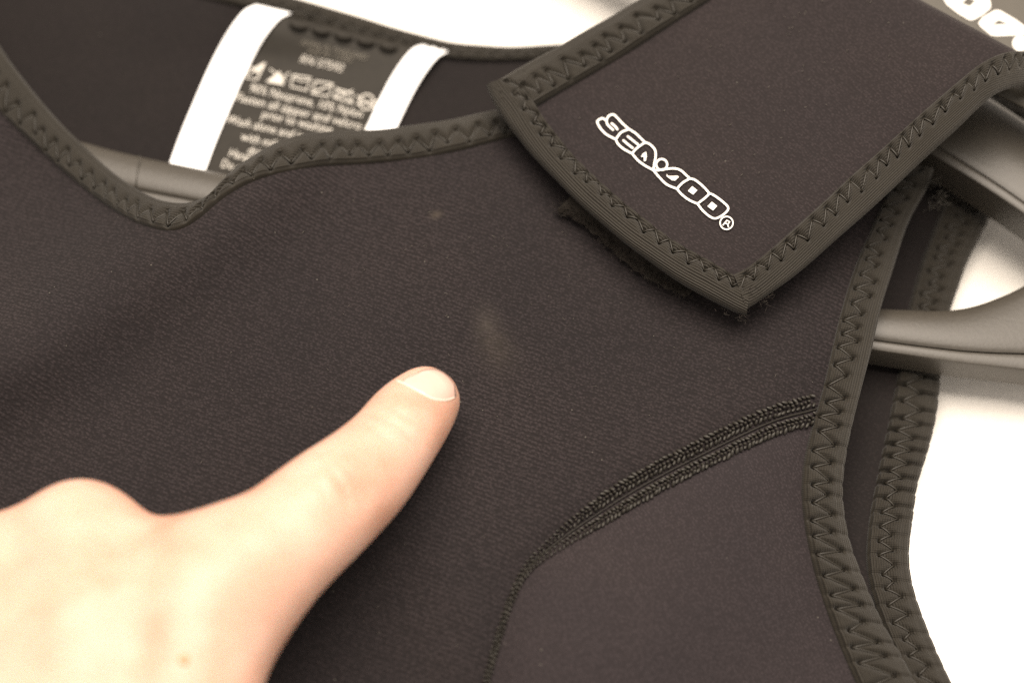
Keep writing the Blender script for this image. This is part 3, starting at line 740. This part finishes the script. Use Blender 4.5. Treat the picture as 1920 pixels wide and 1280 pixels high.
bar('crossbar', [(-500, 110), (-200, 180), (100, 252), (240, 289), (430, 328), (900, 425), (1300, 510), (1560, 567), (1640, 578), (1700, 581), (1760, 583), (1815, 577), (1868, 560), (1920, 536), (1990, 490), (2060, 440)],
    [(-500, 200), (-200, 270), (100, 340), (240, 375), (430, 412), (900, 510), (1300, 595), (1560, 645), (1640, 659), (1700, 668), (1800, 683), (1860, 690), (1920, 697), (1990, 706), (2090, 694), (2180, 650)], .0165, .0095, prof)
bar('shoulder_arm', [(640, -370), (900, -300), (1200, -150), (1500, 10), (1700, 95), (1800, 150), (1900, 213), (1980, 270), (2080, 360), (2200, 520), (2270, 610)],
    [(640, -270), (900, -200), (1200, -50), (1500, 140), (1660, 242), (1752, 296), (1840, 350), (1920, 404), (1990, 455), (2100, 560), (2200, 690)], .0215, .0125, prof, lip=.86)
bar('shoulder_arm', [(640, -370), (400, -350), (100, -280), (-300, -130), (-600, 90)], [(640, -270), (400, -245), (100, -180), (-300, -30), (-500, 190)], .0215, .0125, prof, lip=.86)
hk = [U(645, -310, .017), U(668, -420, .017), U(690, -520, .017)]
for a_ in np.linspace(0, 1, 30)[1:]:
    th = math.radians(-168 + 235 * a_); hk.append(U(690 + 128 * .98 + 128 * math.cos(th), -520 + 128 * .2 + 128 * math.sin(th), .017))
hm = MB(); hm.tube(np.array(hk), .0018, 10); hm.build('hook', simple('steel', (.5, .5, .5), .25, .5, .03), hanger)
sm = MB(); sm.tube([U(262, 292, .0172), U(258, 320, .0169), U(254, 352, .0167)], .00012, 6); sm.build('mould_line', M_plastic, hanger)

# ------------------------------------------------------------------ printed card behind the shoulder fold
card = empty('hang_tag', tuple(U(1850, -20, .02)), 'black card hang tag with bold white letters, behind the strap fold', 'hang tag')
hc = lambda x, y: np.full(np.shape(x), .0315) if np.ndim(x) else .0315
cc = [(1560, -150), (1590, -165), (2050, 40), (2065, 70), (2010, 220), (1980, 230), (1890, 185), (1560, 20), (1520, -10), (1520, -40)]
P, F = cdt([tuple(p) for p in cc], step=30); V = U(P[:, 0], P[:, 1], np.full(len(P), .0315)); o = mesh('card', V, flip_up(V, F), M_card, card)
m_ = o.modifiers.new('thickness', 'SOLIDIFY'); m_.thickness = .0006; m_.offset = -1
mc = MB(); X = lambda l: [(1480 + x / 4.364, y / 4.364) for x, y in l]
fillpoly(mc, X([(1262, -5), (1290, 42), (1380, 112), (1470, 166), (1508, 166), (1585, 122), (1645, 72), (1650, 42), (1640, 0), (1590, -60), (1480, -120), (1430, -120), (1330, -70)]), [X([(1412, 30), (1458, -16), (1524, 6), (1478, 54)])], hc, .0001)
fillpoly(mc, X([(1546, 190), (1582, 142), (1684, 84), (1722, 86), (1850, 160), (1990, 262), (1960, 282), (1850, 292), (1700, 298), (1650, 292), (1562, 218)]), [X([(1660, 204), (1714, 166), (1790, 200)])], hc, .0001)
fillpoly(mc, X(circ(1890, 356, 66)), [], hc, .0001)
fillpoly(mc, X([(1010, -80), (1080, -125), (1180, -60), (1250, 0), (1230, 30), (1180, 60), (1120, 50), (1060, -10)]), [X([(1110, -50), (1150, -75), (1190, -40), (1150, -15)])], hc, .0001) if False else None
stroke(mc, X([(960, -12), (1040, 36), (1112, 92)]), 5.5, hc, .0001)
mc.build('lettering', M_ink, card)

# ------------------------------------------------------------------ the hand
def J(px, py, z, rpx, flat_=1.): 
    p = U(px, py, z); return (p, rpx * float(depth(p)) / FPX)
idx = [J(797, 752, .0325, 66), J(762, 792, .0345, 76), J(728, 838, .0375, 81), J(678, 892, .0415, 92), J(612, 948, .0440, 103), J(540, 1010, .0465, 110), J(462, 1076, .048, 122), J(372, 1150, .049, 128)]
palm = [(J(372, 1150, .049, 128), J(345, 1290, .050, 127)), (J(345, 1290, .050, 127), J(300, 1560, .052, 150)),
        (J(148, 1016, .046, 102), J(160, 1200, .050, 135)), (J(160, 1200, .050, 135), J(140, 1560, .053, 160)),
        (J(-50, 1094, .0435, 112), J(-10, 1250, .049, 130)), (J(-10, 1250, .049, 130), J(30, 1560, .052, 160)),
        (J(-180, 1180, .040, 98), J(-140, 1330, .046, 115)), (J(-140, 1330, .046, 115), J(-40, 1580, .050, 140)),
        (J(372, 1150, .048, 120), J(160, 1200, .049, 125)), (J(160, 1200, .049, 125), J(-10, 1250, .048, 120)),
        (J(270, 1066, .0445, 98), J(400, 1072, .046, 99)),
        (J(148, 1016, .0455, 98), J(-50, 1094, .0435, 98)),
        (J(120, 1580, .053, 190), J(40, 2000, .056, 200)), (J(40, 2000, .056, 200), J(0, 2300, .057, 210))]
curl = [[J(158, 1018, .046, 100), J(165, 1010, .0355, 84), J(205, 1100, .0325, 80), J(230, 1180, .034, 70)],
        [J(-50, 1112, .043, 100), J(-40, 1110, .0345, 80), J(20, 1150, .0312, 76), J(60, 1230, .034, 66)],
        [J(-180, 1180, .040, 92), J(-150, 1130, .0335, 72), J(-120, 1220, .031, 66), J(-90, 1300, .033, 58)],
        [J(320, 1500, .045, 95), J(350, 1380, .040, 92), J(345, 1270, .037, 84), J(330, 1190, .036, 70)]]
_q = spline([tuple(p) + (r_,) for p, r_ in idx], 22); idx_f = [(v[:3], float(v[3])) for v in _q]
def rc(X_, A, B):
    (a, ra), (b, rb) = A, B; d = b - a; t_ = np.clip(((X_ - a) @ d) / (d @ d), 0, 1)
    return np.linalg.norm(X_ - a - t_[..., None] * d, axis=-1) - (ra + (rb - ra) * t_)
def smin(a, b, k):
    h = np.clip(.5 + .5 * (b - a) / k, 0, 1); return b * (1 - h) + a * h - k * h * (1 - h)
def sdf(X_):
    d = None
    for A, B in zip(idx_f[:-1], idx_f[1:]):
        q_ = rc(X_, A, B); d = q_ if d is None else smin(d, q_, .0012)
    p_ = None
    for A, B in palm:
        q_ = rc(X_, A, B); p_ = q_ if p_ is None else smin(p_, q_, .006)
    c_ = None
    for ch in curl:
        f_ = None
        for A, B in zip(ch[:-1], ch[1:]):
            q_ = rc(X_, A, B); f_ = q_ if f_ is None else smin(f_, q_, .001)
        c_ = f_ if c_ is None else smin(c_, f_, .0008)
    p_ = smin(p_, c_, .003)
    return smin(d, p_, .0075)
H_ = .0009
allp = [p for p in idx] + [q_ for ab in palm for q_ in ab] + [q_ for ch in curl for q_ in ch]
lo = np.min([p - r_ for p, r_ in allp], 0) - .004; hi = np.max([p + r_ for p, r_ in allp], 0) + .004
lo[2] = .018
nn = np.ceil((hi - lo) / H_).astype(int) + 1
ax = [lo[k] + H_ * np.arange(nn[k]) for k in range(3)]
Fd = np.empty(nn, np.float32)
for i0 in range(0, nn[0], 24):
    Xg = np.stack(np.meshgrid(ax[0][i0:i0+24], ax[1], ax[2], indexing='ij'), -1)
    Fd[i0:i0+24] = sdf(Xg)
def surface_nets(Fd, lo, h):
    neg = Fd < 0; n0, n1, n2 = Fd.shape
    corners = [(i, j, k) for i in (0, 1) for j in (0, 1) for k in (0, 1)]
    cnt = sum(neg[i:n0-1+i, j:n1-1+j, k:n2-1+k].astype(np.int8) for i, j, k in corners)
    cells = np.argwhere((cnt > 0) & (cnt < 8)); ID = -np.ones((n0-1, n1-1, n2-1), int)
    ID[tuple(cells.T)] = np.arange(len(cells))
    acc = np.zeros((len(cells), 3)); num = np.zeros(len(cells))
    for a in corners:
        for ax_ in range(3):
            if a[ax_]: continue
            b = list(a); b[ax_] = 1
            fa = Fd[tuple((cells + a).T)]; fb = Fd[tuple((cells + b).T)]
            ok = (fa < 0) != (fb < 0); t_ = np.where(ok, fa / np.where(ok, fa - fb, 1), 0)
            pos = np.tile(np.array(a, float), (len(cells), 1)); pos[:, ax_] += t_
            acc[ok] += pos[ok]; num[ok] += 1
    V = lo + h * (cells + acc / num[:, None]); F = []
    for ax_ in range(3):
        b_, c_ = [(1, 2), (2, 0), (0, 1)][ax_]
        sl0 = [slice(None)] * 3; sl1 = [slice(None)] * 3; sl0[ax_] = slice(0, -1); sl1[ax_] = slice(1, None)
        s0, s1 = neg[tuple(sl0)], neg[tuple(sl1)]; e = np.argwhere(s0 != s1)
        e = e[(e[:, b_] > 0) & (e[:, c_] > 0) & (e[:, b_] < Fd.shape[b_] - 1) & (e[:, c_] < Fd.shape[c_] - 1)]
        q_ = []
        for db, dc in ((1, 1), (0, 1), (0, 0), (1, 0)):
            x = e.copy(); x[:, b_] -= db; x[:, c_] -= dc; q_.append(ID[tuple(x.T)])
        q_ = np.stack(q_, 1); s = s0[tuple(e.T)]
        q_[~s] = q_[~s][:, ::-1]; F.append(q_)
    return V, np.concatenate(F)
Vh, Fh = surface_nets(Fd, lo, H_)
Fh = Fh[(Fh >= 0).all(1)]
# even the surface out a little
nb_sum = np.zeros_like(Vh); 
E_ = np.concatenate([Fh[:, [0, 1]], Fh[:, [1, 2]], Fh[:, [2, 3]], Fh[:, [3, 0]]])
deg = np.bincount(E_[:, 0], minlength=len(Vh)) + np.bincount(E_[:, 1], minlength=len(Vh))
for _ in range(3):
    acc = np.zeros_like(Vh)
    for k in range(3):
        acc[:, k] = np.bincount(E_[:, 0], Vh[E_[:, 1], k], len(Vh)) + np.bincount(E_[:, 1], Vh[E_[:, 0], k], len(Vh))
    Vh = .5 * Vh + .5 * acc / deg[:, None]
def proj(V):
    q_ = V - CAM; dz = q_[:, 1] * sT - q_[:, 2] * cT; x = q_[:, 0]; y = q_[:, 1] * cT + q_[:, 2] * sT
    return np.stack([960 + FPX * x / dz, 640 - FPX * y / dz], 1)
def skin():
    m, t, b = nt('pale_skin'); tc = node(t, 'ShaderNodeTexCoord')
    n1 = node(t, 'ShaderNodeTexNoise'); n1.inputs['Scale'].default_value = 95; n1.inputs['Detail'].default_value = 4; link(t, tc.outputs['Object'], n1.inputs[0])
    n2 = node(t, 'ShaderNodeTexNoise'); n2.inputs['Scale'].default_value = 900; n2.inputs['Detail'].default_value = 3; link(t, tc.outputs['Object'], n2.inputs[0])
    vo = node(t, 'ShaderNodeTexVoronoi'); vo.inputs['Scale'].default_value = 1100; link(t, tc.outputs['Object'], vo.inputs[0])
    col = ramp(t, n1.outputs[0], [(.28, (.45, .245, .172)), (.48, (.51, .302, .224)), (.72, (.555, .352, .272))])
    link(t, col, b.inputs['Base Color'])
    b.inputs['Subsurface Weight'].default_value = .35; b.inputs['Subsurface Radius'].default_value = (1, .35, .18); b.inputs['Subsurface Scale'].default_value = .0022
    b.inputs['Roughness'].default_value = .48; b.inputs['Specular IOR Level'].default_value = .4
    h = math_(t, 'ADD', math_(t, 'MULTIPLY', vo.outputs['Distance'], .6), n2.outputs[0])
    bp = node(t, 'ShaderNodeBump'); bp.inputs['Strength'].default_value = .18; bp.inputs['Distance'].default_value = .0003
    link(t, h, bp.inputs['Height']); link(t, bp.outputs[0], b.inputs['Normal'])
    return m
M_skin = skin()
# knuckle creases: shallow folds in the back of the finger
nrm = np.zeros_like(Vh)
fn = np.cross(Vh[Fh[:, 1]] - Vh[Fh[:, 0]], Vh[Fh[:, 2]] - Vh[Fh[:, 0]])
for k in range(4): np.add.at(nrm, Fh[:, k], fn)
nrm /= np.linalg.norm(nrm, axis=1)[:, None] + 1e-12
if nrm[np.argmax(Vh[:, 2]), 2] < 0: Fh = Fh[:, ::-1]; nrm = -nrm
pp = proj(Vh); top = np.clip(nrm[:, 2], 0, 1)
dsp = np.zeros(len(Vh))
for line, dp, wd in [([(590, 850), (612, 872), (640, 905), (655, 945)], .0003, 5), ([(606, 842), (632, 868), (660, 900), (690, 935)], .00022, 4), ([(560, 868), (585, 890), (612, 930)], .0002, 5),
                     ([(690, 770), (720, 782), (755, 800), (790, 835)], .00028, 5), ([(702, 756), (735, 766), (770, 786), (806, 815)], .0002, 4), ([(672, 790), (705, 806), (745, 832)], .00016, 4)]:
    dsp -= 2.2 * dp * np.exp(-(segdist(pp[:, 0], pp[:, 1], line) / wd) ** 2) * top
for (x, y, sg, a_) in [(760, 755, 26, .0003), (620, 895, 45, .0006), (160, 1010, 70, .0008), (380, 1090, 70, .0005), (-20, 1080, 60, .0008)]:
    dsp += a_ * np.exp(-((pp[:, 0] - x) ** 2 + (pp[:, 1] - y) ** 2) / sg ** 2) * top
Vh = Vh + nrm * dsp[:, None]
hand = empty('person', tuple(U(200, 1200, .02)), 'bare hand with extended index finger pointing at a pale smudge on the vest', 'hand')
body = mesh('hand', Vh, Fh, M_skin, hand)
# fingernail: lies on the tip, found by dropping rays on the finger
def hit(px, py, e=0.):
    d = U(px, py, 0.) - CAM; d = d / np.linalg.norm(d, axis=-1)[..., None]; x = np.tile(CAM, (len(d), 1)) + d * .22
    for _ in range(90): x = x + d * (np.clip(sdf(x) - e, -.01, .01) * .7)[:, None]
    return x
CUT = spline([(752, 716), (768, 724), (792, 737), (814, 747), (836, 750), (856, 742)], 24); TIPL = spline([(757, 711), (776, 701), (797, 692), (818, 691), (838, 702), (853, 722)], 24)
rows = []
for k, f_ in enumerate(np.linspace(0, 1, 14)):
    p = CUT * (1 - f_) + TIPL * f_
    sd = np.abs(np.linspace(-1, 1, 24))
    rows.append(hit(p[:, 0], p[:, 1], -.00002 + .00016 * math.sin(math.pi * min(1, f_ * .6 + .1))) )
Vn = np.array(rows).reshape(-1, 3); Fn = grid_faces(14, 24)
f = Fn[40]
if np.dot(np.cross(Vn[f[1]] - Vn[f[0]], Vn[f[2]] - Vn[f[0]]), CAM - Vn[f[0]]) < 0: Fn = [q_[::-1] for q_ in Fn]
M_nail = simple('fingernail', (.56, .375, .31), .16, .5, .04, 300, coat=.5)
nail = mesh('fingernail', Vn, Fn, M_nail, hand)
m_ = nail.modifiers.new('thickness', 'SOLIDIFY'); m_.thickness = .0005; m_.offset = -1
# cuticle: the fold of skin round the nail's root; highlight painted as paler colour
cp = spline([(742, 714), (752, 717), (768, 725), (792, 738), (814, 748), (836, 750), (853, 744)], 40)
mq = MB(); mq.tube(hit(cp[:, 0], cp[:, 1], -.00012), .00024, 8, np.r_[.3, np.full(38, 1), .3]); mq.build('cuticle', simple('highlit_cuticle_skin', (.70, .55, .46), .45, .4), hand)
mo = hit(np.array([345.]), np.array([1236.]))[0]
mq = MB(); mq.add([mo + np.array([.0009 * x, .0009 * y, .0004 * z]) for x, y, z in ico], icoF); mq.build('mole', simple('mole_brown', (.40, .25, .135), .6, .3), hand)
